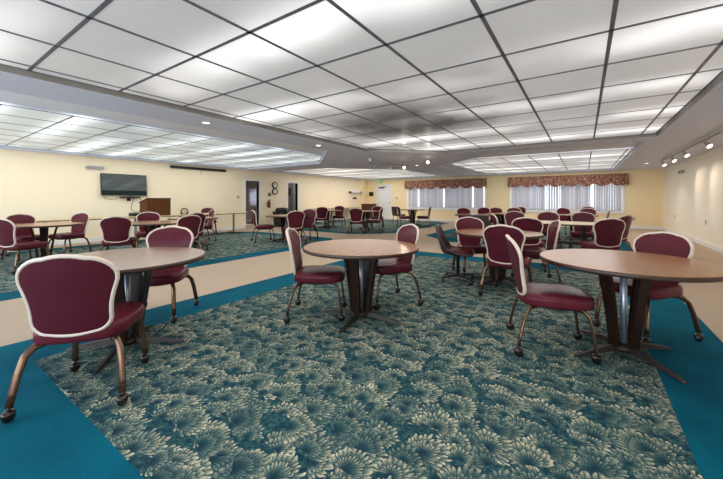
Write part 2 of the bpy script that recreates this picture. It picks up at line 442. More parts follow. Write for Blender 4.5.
def field(P, xa, ya, mat, label, group, gridname):
    xs = [p[0] for p in P]; ys = [p[1] for p in P]
    full = None; bw = .015; grid = MB()
    gx = [xa + G * i for i in range(-40, 40) if min(xs) < xa + G * i < max(xs)]
    gy = [ya + G * i for i in range(-40, 40) if min(ys) < ya + G * i < max(ys)]
    for x in gx:
        q = clip_to([(x - bw, -99), (x + bw, -99), (x + bw, 99), (x - bw, 99)], P)
        if q: grid.poly([q], HR - .004, HR + .004, down=True)
    for y in gy:
        q = clip_to([(-99, y - bw), (99, y - bw), (99, y + bw), (-99, y + bw)], P)
        if q: grid.poly([q], HR - .004, HR + .004, down=True)
    for i in range(len(P)):   # perimeter angle
        a, b = Vector(P[i - 1]), Vector(P[i]); d = (b - a).normalized(); nrm = Vector((-d.y, d.x))
        grid.poly([[tuple(a), tuple(b), tuple(b + nrm * .022), tuple(a + nrm * .022)]], HR - .004, HR + .004, down=True)
    struct(gridname, grid, M['bar'])
    cx = [min(xs)] + gx + [max(xs)]; cy = [min(ys)] + gy + [max(ys)]
    for x0, x1 in zip(cx, cx[1:]):
        for y0, y1 in zip(cy, cy[1:]):
            q = clip_to([(x0, y0), (x1, y0), (x1, y1), (x0, y1)], P)
            if len(q) < 3 or area_of(q) < .012: continue
            mx, my = (x0 + x1) / 2, (y0 + y1) / 2
            lb = label(mx, my) if callable(label) else label
            isfull = len(q) == 4 and abs(area_of(q) - G * G) < 1e-4
            if isfull and full is not None:
                o = bpy.data.objects.new('light_panel', full); col.objects.link(o); o.location = (mx, my, HR)
            else:
                o = MB().poly([[(a - mx, b - my) for a, b in q]], .0, .008, down=True).build('light_panel', mat, None, (mx, my, HR))
                if isfull: full = o.data
            g = group
            if lb[1]: g = lb[1]
            tag(o, lb[0], 'ceiling light', g)
def lab1(x, y):
    dx, dy = (x + 2.45) * .5, (y - 5.0) * .62
    if dx * dx + dy * dy < .36: return ('soot-darkened ceiling light panel in the dirty patch above the front carpet', 'sooty ceiling light panels')
    if x > .93: return ('narrow cut light panel along the right rim of the front coffer', 'narrow edge panels of the front coffer')
    if x < -4.3: return ('narrow cut light panel along the left rim of the front coffer', 'narrow left edge panels of the front coffer')
    return ('clean square frosted light panel in the front coffer above the nearest tables', None)
field(P1, .17, .84 - .02, M['diff1'], lab1, 'frosted panels of the front coffer', 'trim_9')
field(P2, -6.45 - G, .90, M['diff2'], ('bluish bright frosted light panel in the left coffer before the television wall', None), 'frosted panels of the left coffer', 'trim_10')
field(P3, .16, 10.75 + G, M['diff3'], ('frosted light panel in the far right coffer in front of the windows', None), 'frosted panels of the far right coffer', 'trim_11')
field(P4, -11.35 + G, 10.75 + G, M['diff3'], ('frosted light panel in the far left coffer near the white exit door', None), 'frosted panels of the far left coffer', 'trim_12')

# ------------------------------------------------------------------ windows, blinds, valances
M['pane'] = NT('window_glass').m
_t = M['pane'].node_tree; _n = _t.nodes; _n.remove(_n['Principled BSDF'])
_tr = _n.new('ShaderNodeBsdfTransparent'); _gl = _n.new('ShaderNodeBsdfGlossy'); _gl.inputs['Roughness'].default_value = .02
_mx = _n.new('ShaderNodeMixShader'); _mx.inputs[0].default_value = .05
_t.links.new(_tr.outputs[0], _mx.inputs[1]); _t.links.new(_gl.outputs[0], _mx.inputs[2]); _t.links.new(_mx.outputs[0], _n['Material Output'].inputs[0])
def window_y(name, W, y0, y1, mull):
    a, b, za, zb = W; w = .05
    fr = struct(name, MB().box(a, b, y0, y1, za, za + w).box(a, b, y0, y1, zb - w, zb).box(a, a + w, y0, y1, za + w, zb - w).box(b - w, b, y0, y1, za + w, zb - w), M['white'])
    for x in mull: MB().box(x - .035, x + .035, y0, y1, za + w, zb - w).build('mullion', M['white'], fr)
    MB().box(a + w, b - w, (y0 + y1) / 2 - .004, (y0 + y1) / 2 + .004, za + w, zb - w).build('window_pane', M['pane'], fr)
    return fr
w1 = window_y('window_1', W1, YB + .06, YB + .13, (-7.95, -6.42))
w2 = window_y('window_2', W2, YB + .06, YB + .13, (-1.45, -.93))
window_y('window_3', FW[0], YF - .12, YF - .05, (-9.4, -7.8))
window_y('window_4', FW[1], YF - .12, YF - .05, (-3.4, -1.6, .2))
for w, W in ((w1, W1), (w2, W2)):
    MB().box(W[0] - .05, W[1] + .05, YB - .05, YB + .06, W[2] - .10, W[2]).build('window_sill', M['white'], w)
    MB().box(W[0] - .06, W[0], YB - .03, YB, W[2], 2.1).box(W[1], W[1] + .06, YB - .03, YB, W[2], 2.1).build('window_casing', M['white'], w)
t = NT('blind_vane_fabric'); v = worldco(t)
n = t.noise(t.mapping(v, (5, 1, .05)), 2.5, 3)
t.n.remove(t.b)
df = t.new('ShaderNodeBsdfDiffuse'); tl = t.new('ShaderNodeBsdfTranslucent'); mx = t.new('ShaderNodeMixShader'); mx.inputs[0].default_value = .45
cc = t.ramp(n, [(.3, srgb(192, 190, 194)), (.6, srgb(218, 214, 216)), (.75, srgb(240, 234, 230))])
t.link(cc, df.inputs[0]); t.link(cc, tl.inputs[0]); t.link(df.outputs[0], mx.inputs[1]); t.link(tl.outputs[0], mx.inputs[2]); t.link(mx.outputs[0], t.out.inputs[0])
M['vane'] = t.m
def blinds(a, b, za, zb, label):
    r = thing('vertical_blind', label, 'blind', ((a + b) / 2, YB - .02, za))
    L = b - a; mb = MB(); nv = int(L / .085)
    for i in range(nv):
        x = -L / 2 + (i + .5) * L / nv; ang = math.radians(random.uniform(12, 30)) if random.random() > .03 else math.radians(80)
        c, s = math.cos(ang), math.sin(ang); w = .046
        mb.add([(x - w * c, .012 - w * s, 0), (x + w * c, .012 + w * s, 0), (x + w * c, .012 + w * s, zb - za), (x - w * c, .012 - w * s, zb - za)], [(0, 1, 2, 3)])
        mb.add([(x - w * c, .0135 - w * s, 0), (x + w * c, .0135 + w * s, 0), (x + w * c, .0135 + w * s, zb - za), (x - w * c, .0135 - w * s, zb - za)], [(3, 2, 1, 0)])
    mb.build('vanes', M['vane'], r)
    MB().box(-L / 2, L / 2, -.02, .02, zb - za, zb - za + .04).build('headrail', M['white'], r)
for a, b, lb in ((-8.6, -8.02, 'narrow vertical blind at the left end of the left window, nearest the exit door'), (-7.88, -6.48, 'vertical blind in the middle section of the left window'), (-6.36, -4.31, 'wide vertical blind in the right section of the left window'),
                 (-2.96, -1.52, 'vertical blind in the left section of the right window'), (-1.40, -.98, 'narrow vertical blind in the middle of the right window'), (-.88, 1.3, 'wide vertical blind in the right section of the right window')):
    blinds(a, b, (W1 if b < -4 else W2)[2] + .02, 2.02, lb)

t = NT('floral_valance_fabric'); v = objco(t)
n = t.noise(v, 15, 4, .8); n2 = t.noise(v, 8, 2)
c = t.ramp(n, [(.30, srgb(58, 36, 34)), (.42, srgb(140, 66, 56)), (.48, srgb(110, 84, 70)), (.56, srgb(196, 140, 112)), (.66, srgb(232, 212, 184)), (.76, srgb(104, 100, 78))])
t.set(Base_Color=t.mix(t.math('MULTIPLY', n2, .25), c, srgb(110, 70, 62)), Roughness=.9); M['floral'] = t.m
def valance(a, b, label, nsw):
    r = thing('valance', label, 'valance', ((a + b) / 2, YB, 1.8))
    L = b - a; zt = .50; y0 = -.20
    MB().box(-L / 2 + .012, L / 2 - .012, y0 + .02, -.001, zt - .03, zt - .01).build('valance_board', M['white'], r)
    hw = L / nsw
    for i in range(nsw):
        xa = -L / 2 + i * hw; m = 22; rows = 8; vs = []; fs = []
        for j in range(rows + 1):
            for k in range(m + 1):
                u = k / m; x = xa + u * hw
                drop = .36 + .15 * math.sin(PI * u) ** .7
                z = zt - drop * j / rows
                fold = .022 * math.cos(2 * PI * u * 4) * (1 - .3 * j / rows) + .04 * math.sin(PI * u) * math.sin(PI * j / rows * .8)
                edge = .03 * math.exp(-((u * (1 - u)) / .03))
                vs.append((x, y0 - fold - edge, z))
        for j in range(rows):
            for k in range(m):
                q = j * (m + 1) + k; fs.append((q, q + 1, q + m + 2, q + m + 1))
        o = MB().add(vs, fs, True).build('swag', M['floral'], r)
        md = o.modifiers.new('thick', 'SOLIDIFY'); md.thickness = .008; md.offset = 0
    for s in (-1, 1):
        rows = 6; vs = []; fs = []
        for j in range(rows + 1):
            for k in range(9):
                u = k / 8; vs.append((s * (L / 2 + .012 * math.cos(u * 9)), y0 * (1 - u) - .002, zt - (.44 + .05 * math.cos(u * 7)) * j / rows))
        for j in range(rows):
            for k in range(8):
                q = j * 9 + k; fs.append((q, q + 1, q + 10, q + 9))
        o = MB().add(vs, fs, True).build('valance_return', M['floral'], r)
        md = o.modifiers.new('thick', 'SOLIDIFY'); md.thickness = .008; md.offset = 0
valance(-8.76, -4.18, 'scalloped floral valance over the left window, beside the white exit door', 7)
valance(-3.1, 1.52, 'scalloped floral valance over the right window, nearest the bare right wall', 8)

# ------------------------------------------------------------------ chairs
HZ = .445
SH = [(0, .203), (.14, .203), (.28, .202), (.42, .210), (.56, .226), (.70, .246), (.84, .258), (1.0, .258)]
def shield(z):  # half width of the back at height fraction 0..1 (smooth waist)
    n = len(SH)
    for i in range(n - 1):
        if z <= SH[i + 1][0] or i == n - 2:
            s = (z - SH[i][0]) / (SH[i + 1][0] - SH[i][0])
            p0, p1, p2, p3 = [SH[max(0, min(n - 1, i + j))][1] for j in (-1, 0, 1, 2)]
            return .478 * (2 * p1 + (p2 - p0) * s + (2 * p0 - 5 * p1 + 4 * p2 - p3) * s * s + (3 * p1 - p0 - 3 * p2 + p3) * s ** 3)
def back_outline():
    """closed outline (x, z) of the shield-shaped back"""
    rb, rt = .085, .15
    def corner(z):  # pull-in near the bottom and top corners
        if z < rb / HZ: s = 1 - z * HZ / rb; return .085 * (1 - math.sqrt(max(0, 1 - s * s)))
        if z > 1 - rt / HZ: s = 1 - (1 - z) * HZ / rt; return .15 * (1 - math.sqrt(max(0, 1 - s * s)))
        return 0
    zs = [0, .006, .025, .06, .11, .17, .25, .34, .43, .52, .61, .69, .76, .82, .875, .92, .955, .98, .994, 1.0]
    right = [(shield(z) - corner(z), z * HZ) for z in zs]
    top = []
    for k in range(1, 6):  # gently arched top edge
        u = 1 - 2 * k / 6; top.append((right[-1][0] * u, HZ + .016 * (1 - u * u)))
    bot = [(-right[0][0] + 2 * right[0][0] * k / 6, -.010 * (1 - (1 - 2 * k / 6) ** 2)) for k in range(1, 6)]
    return right + top + [(-x, z) for x, z in reversed(right)] + bot
def back_xf(x, z, y, curve=.75):
    """place back-local coords (x, z up the back, y towards the sitter) in chair space"""
    return (x, -.238 - .15 * z - .10 * z * z + y + curve * x * x, .445 + z)
def inflated(outline, y_edge, bulge, sgn, nr=7):
    c = (0, .235); mb = MB(); rings = []
    for i in range(nr):
        s = 1 - i / nr
        rings.append([back_xf(c[0] + (x - c[0]) * s, c[1] + (z - c[1]) * s, sgn * (y_edge + bulge * (1 - s ** 3))) for x, z in outline])
    mb.loft(rings, False, True); return mb
def seat_mb(w=.485, d=.505, z0=.383, z1=.472):
    n = 48; rings = []
    for sc, z in ((.93, z0), (.99, z0 + .008), (1.0, z0 + .022), (1.0, z0 + .052), (.992, z0 + .066), (.965, z1 - .006), (.91, z1 + .002), (.7, z1 + .010), (.4, z1 + .014), (.12, z1 + .015)):
        ring = []
        for k in range(n):
            a = 2 * PI * k / n; ca, sa = math.cos(a), math.sin(a)
            e = 2 / 4.2
            x = math.copysign(abs(ca) ** e, ca) * w / 2; y = math.copysign(abs(sa) ** e, sa) * d / 2
            x *= 1 + .05 * (y / (d / 2))
            if y > 0: y *= 1 + .09 * (1 - (x / (w / 2)) ** 2)
            ring.append((x * sc, y * sc + .008, z))
        rings.append(ring)
    return MB().loft(rings)
def caster_mb(x, y):
    mb = MB()
    mb.ball((x, y, .035), .034, 12, 8, .8, 1, 1).ball((x, y - .004, .05), .037, 12, 7, .85, 1, .55)
    mb.tube([(x, y, .05), (x, y, .09)], .010, 8)
    return mb
def make_chair(label):
    r = thing('dining_chair', label, 'chair')
    seat_mb().build('seat', M['maroon'], r)
    mb = MB(); n = 24
    mb.loft([[(.19 * sc * math.cos(2 * PI * k / n), .015 + .19 * sc * math.sin(2 * PI * k / n), z) for k in range(n)] for sc, z in ((.9, .355), (1, .362), (1.05, .388))])
    mb.build('seat_frame', M['darkpan'], r)
    ol = back_outline()
    back = inflated(ol, .009, .022, 1).build('backrest', M['maroon'], r)
    inflated(ol, .009, .008, -1).build('back_panel', M['maroon_back'], back)
    MB().tube([back_xf(x, z, 0) for x, z in ol], .0125, 10, ry=.0145, closed=True, up=(0, 1, .2)).build('welt', M['piping'], back)
    for sx in (-1, 1):
        for fr in (1, -1):
            if fr > 0: P = [(.10, .08, .376), (.15, .14, .376), (.180, .185, .368), (.198, .215, .335), (.206, .234, .25), (.212, .248, .15), (.216, .256, .08)]
            else: P = [(.10, -.08, .376), (.16, -.14, .376), (.205, -.185, .366), (.232, -.216, .328), (.249, -.242, .24), (.260, -.262, .15), (.268, -.275, .08)]
            leg = MB().tube([(sx * p[0], p[1], p[2]) for p in P], .021, 10, ry=.012, up=(0, 1, 0)).build('leg', M['bronze'], r)
            caster_mb(sx * P[-1][0], P[-1][1]).build('caster', M['caster'], leg)
    return r
def heading(dx, dy): return math.atan2(-dx, dy)
chair0 = None
CAMF = (-math.sin(YAW), math.cos(YAW)); CAMR = (math.cos(YAW), math.sin(YAW))
def spot_of(px, ytop, rel, zt=.903, extra=0):
    """floor position and facing of a chair read off the photo: back centre column, top row, facing relative to the view ray"""
    d = (CAM_H - zt) * F_PX / (ytop - HY) + extra; u = (px - CX) / F_PX
    ray = Vector((CAMF[0] + u * CAMR[0], CAMF[1] + u * CAMR[1])); B = ray * d; ray.normalize()
    a = -math.radians(rel); h = Vector((ray.x * math.cos(a) - ray.y * math.sin(a), ray.x * math.sin(a) + ray.y * math.cos(a)))
    c = B + h * .28
    return c.x, c.y, h.x, h.y
def chair(x, y, dx, dy, label, group):
    global chair0
    if chair0 is None:
        chair0 = make_chair(label); chair0.location = (x, y, Z0(x, y)); chair0.rotation_euler = (0, 0, heading(dx, dy)); chair0['group'] = group; return chair0
    return dup(chair0, (x, y, Z0(x, y)), heading(dx, dy), label, group)
def inside(p, poly):
    r = False
    for i in range(len(poly)):
        (x0, y0), (x1, y1) = poly[i - 1], poly[i]
        if (y0 > p[1]) != (y1 > p[1]) and p[0] < (x1 - x0) * (p[1] - y0) / (y1 - y0) + x0: r = not r
    return r
def Z0(x, y):
    for o, i in areas:
        if inside((x, y), i): return .007
    for o, i in areas:
        if inside((x, y), o): return .006
    return .004

# ------------------------------------------------------------------ round pedestal tables
def make_table(label, mat, R=.588, HT=.74, name='round_table'):
    r = thing(name, label, 'table')
    MB().lathe([(R - .006, HT - .006), (R - .003, HT - .001), (R - .006, HT)], 64).build('tabletop', mat, r)
    MB().lathe([(R - .03, HT - .036), (R - .004, HT - .034), (R, HT - .028), (R, HT - .008), (R - .004, HT - .004)], 64).build('edge_band', M['edge'], r)
    MB().lathe([(.024, .05), (.024, HT - .036)], 20).build('column', M['chrome'], r)
    MB().box(-.28, .28, -.03, .03, HT - .056, HT - .036).box(-.03, .03, -.28, .28, HT - .056, HT - .036).build('top_plate', M['black'], r)
    MB().lathe([(.085, .035), (.085, .06), (.06, .085)], 24).build('hub', M['foot'], r)
    for k in range(4):
        a = PI / 4 + k * PI / 2
        Mx = Matrix.Rotation(a, 4, 'Z')
        rings = []
        for rr, z, w in ((.085, .07, .034), (.105, .25, .039), (.132, .45, .044), (.165, .62, .048), (.19, HT - .05, .05)):
            rings.append([Mx @ Vector(q) for q in ((rr - .016, -w, z), (rr + .016, -w, z), (rr + .016, w, z), (rr - .016, w, z))])
        MB().loft(rings, smooth=False).build('stave', M['stave'], r)
        rings = []
        for rr, zb, zt, w in ((.03, .035, .085, .022), (.2, .026, .066, .020), (.36, .008, .032, .018), (.43, 0, .017, .016), (.44, 0, .008, .011)):
            rings.append([Mx @ Vector(q) for q in ((rr, -w, zb), (rr, w, zb), (rr, w * .6, zt), (rr, -w * .6, zt))])
        MB().loft(rings, smooth=False).build('foot', M['foot'], r)
    return r
GT = 'round pedestal tables'
def put(o, x, y, rz=0): o.location = (x, y, Z0(x, y)); o.rotation_euler = (0, 0, rz); return o
t_near = put(make_table('round pedestal table at left behind the nearest chair, top greyed with painted glare', M['top_glare']), -3.14, 1.15, math.radians(0)); t_near['group'] = GT
t_mid = put(make_table('round brown pedestal table standing alone in the centre between two chairs', M['top']), -1.9, 2.78, math.radians(-37)); t_mid['group'] = GT
def table(x, y, rz, label, src=None): return dup(src or t_mid, (x, y, Z0(x, y)), rz, label, GT)
table(.26, 3.32, math.radians(-2), 'large-looking round brown table at far right, two chairs drawn up to it')
CF = 'maroon dining chairs with cream piping'
# nearest left table
chair(-2.64, .775, -.43, .36, 'nearest maroon chair, seen from behind at the left edge on the teal border', CF)
chair(-3.67, 1.65, .7, -.7, 'maroon chair facing us behind the near left round table', CF)
# centre table
chair(-2.33, 2.62, .45, .30, 'maroon chair at the left side of the lone centre table', CF)
chair(-1.93, 3.41, -.54, -.84, 'maroon chair at the right side of the lone centre table', CF)
# right table
chair(-.23, 3.12, .93, .27, 'maroon chair in profile at the left of the right-hand round table', CF)
chair(.43, 3.91, -.65, -.76, 'maroon chair behind the right-hand round table, on the teal border', CF)
# table with the swivel chair
table(-1.04, 5.04, math.radians(20), 'round table with the swivel bucket chair beside it')
chair(-.80, 4.53, .05, 1, 'maroon chair with its back to us at the table with the swivel chair', CF)
chair(*spot_of(469, 218, 165), 'tan-lit maroon chair facing us behind the table with the swivel chair', CF)
chair(*spot_of(555, 223, -105, extra=.35), 'maroon chair in side view right of the swivel chair table, behind the profile chair', CF)
# bucket swivel chair
def bucket(loc, rz, label):
    r = thing('swivel_chair', label, 'chair', loc, rz)
    n = 15; rows = 12; vs = []; fs = []
    for j in range(rows + 1):
        s = j / rows
        if s < .45: q = s / .45; cy, cz = .24 - .42 * q, .40 - .02 * math.sin(PI * q)
        elif s < .6: q = (s - .45) / .15; a = q * PI / 2.4; cy, cz = -.18 - .07 * math.sin(a), .40 + .09 * (1 - math.cos(a)) * 1.1
        else: q = (s - .6) / .4; cy, cz = -.248 - .085 * q, .475 + .36 * q
        w = .25 - (.045 * ((s - .45) / .55) if s > .45 else 0)
        side = .10 * math.exp(-((s - .5) / .22) ** 2) + .02
        for k in range(n):
            u = -1 + 2 * k / (n - 1); lift = side * abs(u) ** 3
            if s < .5: p = (w * u, cy, cz + lift)
            else: p = (w * u, cy + lift * 1.2, cz)
            if s > .85: p = (p[0] * (1 - .3 * ((s - .85) / .15) ** 2), p[1], p[2])
            vs.append(p)
    for j in range(rows):
        for k in range(n - 1):
            q = j * n + k; fs.append((q, q + 1, q + n + 1, q + n))
    o = MB().add(vs, fs, True).build('shell', M['blackvinyl'], r)
    md = o.modifiers.new('thick', 'SOLIDIFY'); md.thickness = .035; md.offset = -1
    md = o.modifiers.new('sub', 'SUBSURF'); md.levels = 1; md.render_levels = 1
    seat_mb(.40, .40, .415, .465).build('seat', M['maroon'], r)
    MB().lathe([(.025, .06), (.025, .36), (.09, .375), (.09, .385)], 16).build('column', M['black'], r)
    for k in range(4):
        Mx = Matrix.Rotation(PI / 4 + k * PI / 2, 4, 'Z')
        f = MB().loft([[Mx @ Vector(q) for q in ((rr, -w, zb), (rr, w, zb), (rr, w, zt), (rr, -w, zt))] for rr, zb, zt, w in ((0, .07, .115, .02), (.29, .066, .085, .014))], smooth=False).build('base_arm', M['black'], r)
        c = MB(); p = Mx @ Vector((.275, 0, 0)); c.ball((p.x, p.y, .03), .03).tube([(p.x, p.y, .03), (p.x, p.y, .075)], .009, 8); c.build('caster', M['caster'], f)
    return r
bucket((-1.56, 4.86, Z0(-1.56, 4.86)), heading(.95, .2), 'dark swivel bucket chair on a four-armed base, in side view')

# long oval table on the crossing path
def oval_table(x, y, L, W, rz, label):
    r = thing('oval_table', label, 'table', (x, y, Z0(x, y)), rz)
    n = 64; HT = .74
    def ring(sc, z): return [(math.copysign(abs(math.cos(2 * PI * k / n)) ** .75, math.cos(2 * PI * k / n)) * (L / 2 - sc), math.copysign(abs(math.sin(2 * PI * k / n)) ** .75, math.sin(2 * PI * k / n)) * (W / 2 - sc), z) for k in range(n)]
    MB().loft([ring(.004, HT - .006), ring(.002, HT - .002), ring(.006, HT)]).build('tabletop', M['tan'], r)
    MB().loft([ring(.03, HT - .034), ring(.002, HT - .032), ring(0, HT - .01), ring(.004, HT - .006)]).build('edge_band', M['edge'], r)
    for s in (-1, 1):
        MB().box(s * .42 - .035, s * .42 + .035, -.12, .12, .05, HT - .036).build('pedestal', M['stave'], r)
        MB().box(s * .42 - .03, s * .42 + .03, -.36, .36, 0, .05).build('foot', M['foot'], r)
    MB().box(-.4, .4, -.02, .02, .3, .36).build('stretcher', M['foot'], r)
    return r
oval_table(-.42, 7.95, 1.72, 1.05, 0, 'long oval light tan table surrounded by eight chairs')
GO = CF
chair(*spot_of(527, 220, 5, extra=.5), 'maroon chair with its back to us at the near left of the oval table', CF)
chair(*spot_of(610, 219, -30), 'maroon chair with its back to us at the near right corner of the oval table', CF)
chair(*spot_of(625, 216.3, -60, extra=.3), 'maroon chair at the right end of the oval table, behind the near right one', CF)
chair(*spot_of(548, 213.3, 180, extra=.6), 'maroon chair facing us behind the oval table, left of centre', CF)
chair(*spot_of(583, 213.6, 180, extra=.5), 'maroon chair facing us behind the oval table, right of centre', CF)
chair(*spot_of(514.5, 213.2, 180, extra=.9), 'maroon chair facing us behind the far left corner of the oval table', CF)
chair(*spot_of(494, 214, 80), 'maroon chair in side view at the left end of the oval table', CF)

# dark square-backed chair
def square_chair(x, y, dx, dy, label, group):
    r = thing('square_back_chair', label, 'chair', (x, y, Z0(x, y)), heading(dx, dy), group)
    n = 4
    MB().loft([[(sx * .23 * s, sy * .23 * s, z) for sx, sy in ((-1, -1), (1, -1), (1, 1), (-1, 1))] for s, z in ((.95, .40), (1, .41), (1, .46), (.94, .48))], smooth=False).build('seat', M['blackvinyl'], r)
    MB().loft([[(-w, y0 - .02, z), (w, y0 - .02, z), (w, y0 + .02, z), (-w, y0 + .02, z)] for w, y0, z in ((.215, -.235, .46), (.23, -.25, .6), (.235, -.275, .83), (.225, -.278, .85))], smooth=False).build('backrest', M['blackvinyl'], r)
    for sx in (-1, 1):
        for sy in (-1, 1):
            MB().tube([(sx * .2, sy * .2, .40), (sx * .215, sy * .225, 0)], .014, 8).build('leg', M['black'], r)
    return r
square_chair(*spot_of(478, 215.5, 10, .85), 'dark square-backed chair between the swivel chair table and the windows', 'dark square-backed chairs')
square_chair(*spot_of(394, 206.6, 60, .86), 'dark square-backed chair beside the white exit door', 'dark square-backed chairs')

# far right carpet
table(-2.85, 10.45, .3, 'round table in front of the left window, beyond the dark square-backed chair')
chair(*spot_of(463.5, 209.3, 170, extra=1.2), 'maroon chair facing us left behind the table before the left window', CF)
chair(*spot_of(484, 208.8, 200, extra=1.3), 'maroon chair right behind the table before the left window, half turned', CF)
table(-2.2, 11.75, .6, 'round table before the wall between the two windows')
chair(*spot_of(495.5, 207.8, 175), 'maroon chair left of the table between the windows, before the bare wall strip', CF)
chair(*spot_of(514, 208, 185), 'maroon chair behind the table between the windows, at the left end of the right window', CF)
chair(*spot_of(521, 207.9, 215, extra=1.1), 'maroon chair at the right of the table between the windows', CF)
table(-.23, 11.94, .2, 'round table in front of the middle of the right window')
chair(*spot_of(563, 208.2, 150), 'small-looking maroon chair below the narrow middle blind of the right window', CF)
chair(*spot_of(588, 209.6, 180, extra=1.1), 'maroon chair behind the table before the right window, front one of two in line', CF)
chair(*spot_of(588, 207.7, 180, extra=1.5), 'maroon chair before the right window, rear one of two in line', CF)
chair(*spot_of(608, 208.8, -90, extra=-1.2), 'maroon chair in side view right of the table before the right window', CF)

# ------------------------------------------------------------------ left carpet
table(-8.6, 1.77, .5, 'round table at the far left edge, before the blank television wall')
chair(*spot_of(2, 219, 60), 'maroon chair cut by the left edge of the photo, its seat under the table', CF)
chair(*spot_of(20, 214, 160, extra=-.32), 'maroon chair facing us behind the far left table', CF)
chair(*spot_of(81, 212.7, -130, extra=-.4), 'maroon chair right of the far left table, turned half towards it', CF)
table(-7.38, 3.22, .1, 'dark-looking round table under the lectern, behind the near left chairs')
chair(*spot_of(116, 217, 8), 'maroon chair with its back to us below the television', CF)
chair(*spot_of(148.5, 213.5, 180, extra=.45), 'maroon chair facing us below the lectern', CF)
chair(*spot_of(190, 215.7, -30), 'nearer of two overlapping maroon chairs turned left beside the near left chairs', CF)
chair(*spot_of(196, 213.2, -25), 'farther of two overlapping maroon chairs turned left, behind the nearer one', CF)
table(-8.35, 4.55, .4, 'round table mostly hidden by the overlapping chairs, before the wall tables')
chair(*spot_of(212.5, 210.7, -110, extra=.5), 'maroon chair facing left beyond the overlapping pair, its seat to the left', CF)
chair(*spot_of(208, 208.4, 175, extra=.62), 'maroon chair between the wall and the last long wall table, only its back showing', CF)
# by the doors
table(-7.3, 6.75, .5, 'round table in front of the open doors')
chair(*spot_of(253.5, 210.5, 80), 'maroon chair in profile left of the table by the open doors', CF)
chair(*spot_of(296, 211.3, -15), 'maroon chair with its back to us right of the table by the open doors', CF)
chair(*spot_of(309.5, 210.2, 200, extra=.7), 'shiny pinkish-lit maroon chair behind the table by the open doors', CF)
# far left carpet
table(-9.15, 10.85, .1, 'round table below the blank wall between the second door and the wall shelf')
chair(*spot_of(322, 207.2, -10), 'maroon chair with its back to us left at the table below the blank wall', CF)
chair(*spot_of(339.5, 206.4, 190, extra=.6), 'maroon chair facing us at the right of the table below the blank wall', CF)
table(-7.3, 11.0, .7, 'round table crowded by three chairs near the white exit door')
chair(*spot_of(356, 208.5, 5), 'maroon chair with its back to us at the crowded table near the exit door', CF)
chair(*spot_of(381.5, 208, -80), 'maroon chair turned left at the right of the crowded table near the exit door', CF)
chair(*spot_of(377.5, 206.6, 180, extra=.2), 'maroon chair facing us behind the crowded table near the exit door', CF)
table(-6.6, 13.9, 0, 'round table with dark flared staves below the left window')
chair(*spot_of(398.5, 206.5, 75), 'maroon chair left of the flared table below the left window', CF)
chair(*spot_of(430, 206.5, -80), 'maroon chair right of the flared table below the left window', CF)

# ------------------------------------------------------------------ long tables along the left wall
def folding_table(x, y, L, W, label):
    r = thing('folding_table', label, 'table', (x, y, Z0(x, y)), 0, 'long tables along the left wall')
    MB().box(-W / 2, W / 2, -L / 2, L / 2, .715, .74).build('tabletop', M['tan'], r)
    MB().box(-W / 2 - .004, W / 2 + .004, -L / 2 - .004, L / 2 + .004, .698, .7148).build('apron', M['edge'], r)
    for s in (-1, 1):
        MB().tube([(0, s * (L / 2 - .3), .70), (0, s * (L / 2 - .3), .04)], .035, 12).build('leg', M['grey'], r)
        MB().box(-.3, .3, s * (L / 2 - .3) - .03, s * (L / 2 - .3) + .03, 0, .04).build('foot', M['black'], r)
    return r
for x, y, lb in ((-10.45, .9, 'long narrow wall table at the far left, behind the far left chairs'), (-10.45, 2.78, 'long narrow wall table below the television'), (-10.45, 4.66, 'long narrow wall table carrying the lectern'),
                 (-10.45, 6.54, 'long narrow wall table with its end leg showing, left of the first open door'), (-11.28, 13.1, 'long wall table beyond the second open door'), (-11.28, 15.0, 'long wall table under the white wall shelf')):
    folding_table(x, y, 1.84, .75 if x > -11 else .7, lb)
r = thing('lectern', 'brown wooden tabletop lectern on the long wall table, right of the television', 'lectern', (-10.45, 4.55, .7485), heading(1, .02))
# lectern local: front faces +Y; slanted reading top
MB().box(-.32, .32, .205, .235, 0, .48).build('front_panel', M['lectern'], r)
for s in (-1, 1):
    MB().add([(s * .32, -.22, 0), (s * .32, .205, 0), (s * .32, .205, .47), (s * .32, -.22, .36), (s * .295, -.22, 0), (s * .295, .205, 0), (s * .295, .205, .47), (s * .295, -.22, .36)],
             [(0, 1, 2, 3), (4, 5, 6, 7), (0, 1, 5, 4), (1, 2, 6, 5), (2, 3, 7, 6), (3, 0, 4, 7)]).build('side_panel', M['lectern'], r)
MB().add([(-.335, -.25, .362), (.335, -.25, .362), (.335, .24, .488), (-.335, .24, .488), (-.335, -.25, .385), (.335, -.25, .385), (.335, .24, .511), (-.335, .24, .511)],
         [(0, 1, 2, 3), (4, 5, 6, 7), (0, 1, 5, 4), (1, 2, 6, 5), (2, 3, 7, 6), (3, 0, 4, 7)]).build('reading_top', M['lectern'], r)
MB().box(-.29, .29, -.2, .2, .0, .02).build('base', M['black'], r)
o = thing('round_topped_object', 'small dark round-topped object on the wall table right of the lectern', 'clock', (-10.45, 5.40, .7485), heading(.9, -.4))  # unidentified object, given the shape of a small clock
prof = [(.11 * math.cos(a), .09 + .11 * math.sin(a)) for a in [PI * k / 14 for k in range(15)]]
ol = [(.11, 0)] + prof + [(-.11, 0)]
MB().loft([[(x, y, z) for x, z in ol] for y in (-.045, .045)], smooth=False).build('object_case', M['black'], o)
MB().loft([[(x * s, y, .095 + (z) * s) for x, z in [(.1 * math.cos(2 * PI * k / 20), .1 * math.sin(2 * PI * k / 20)) for k in range(20)]] for s, y in ((.8, .045), (.8, .052))], smooth=False).build('front_disc', M['beigeplate'], o)
o = thing('laptop_box', 'small black box on the wall table left of the lectern', 'box', (-10.45, 4.03, .7485), .2)
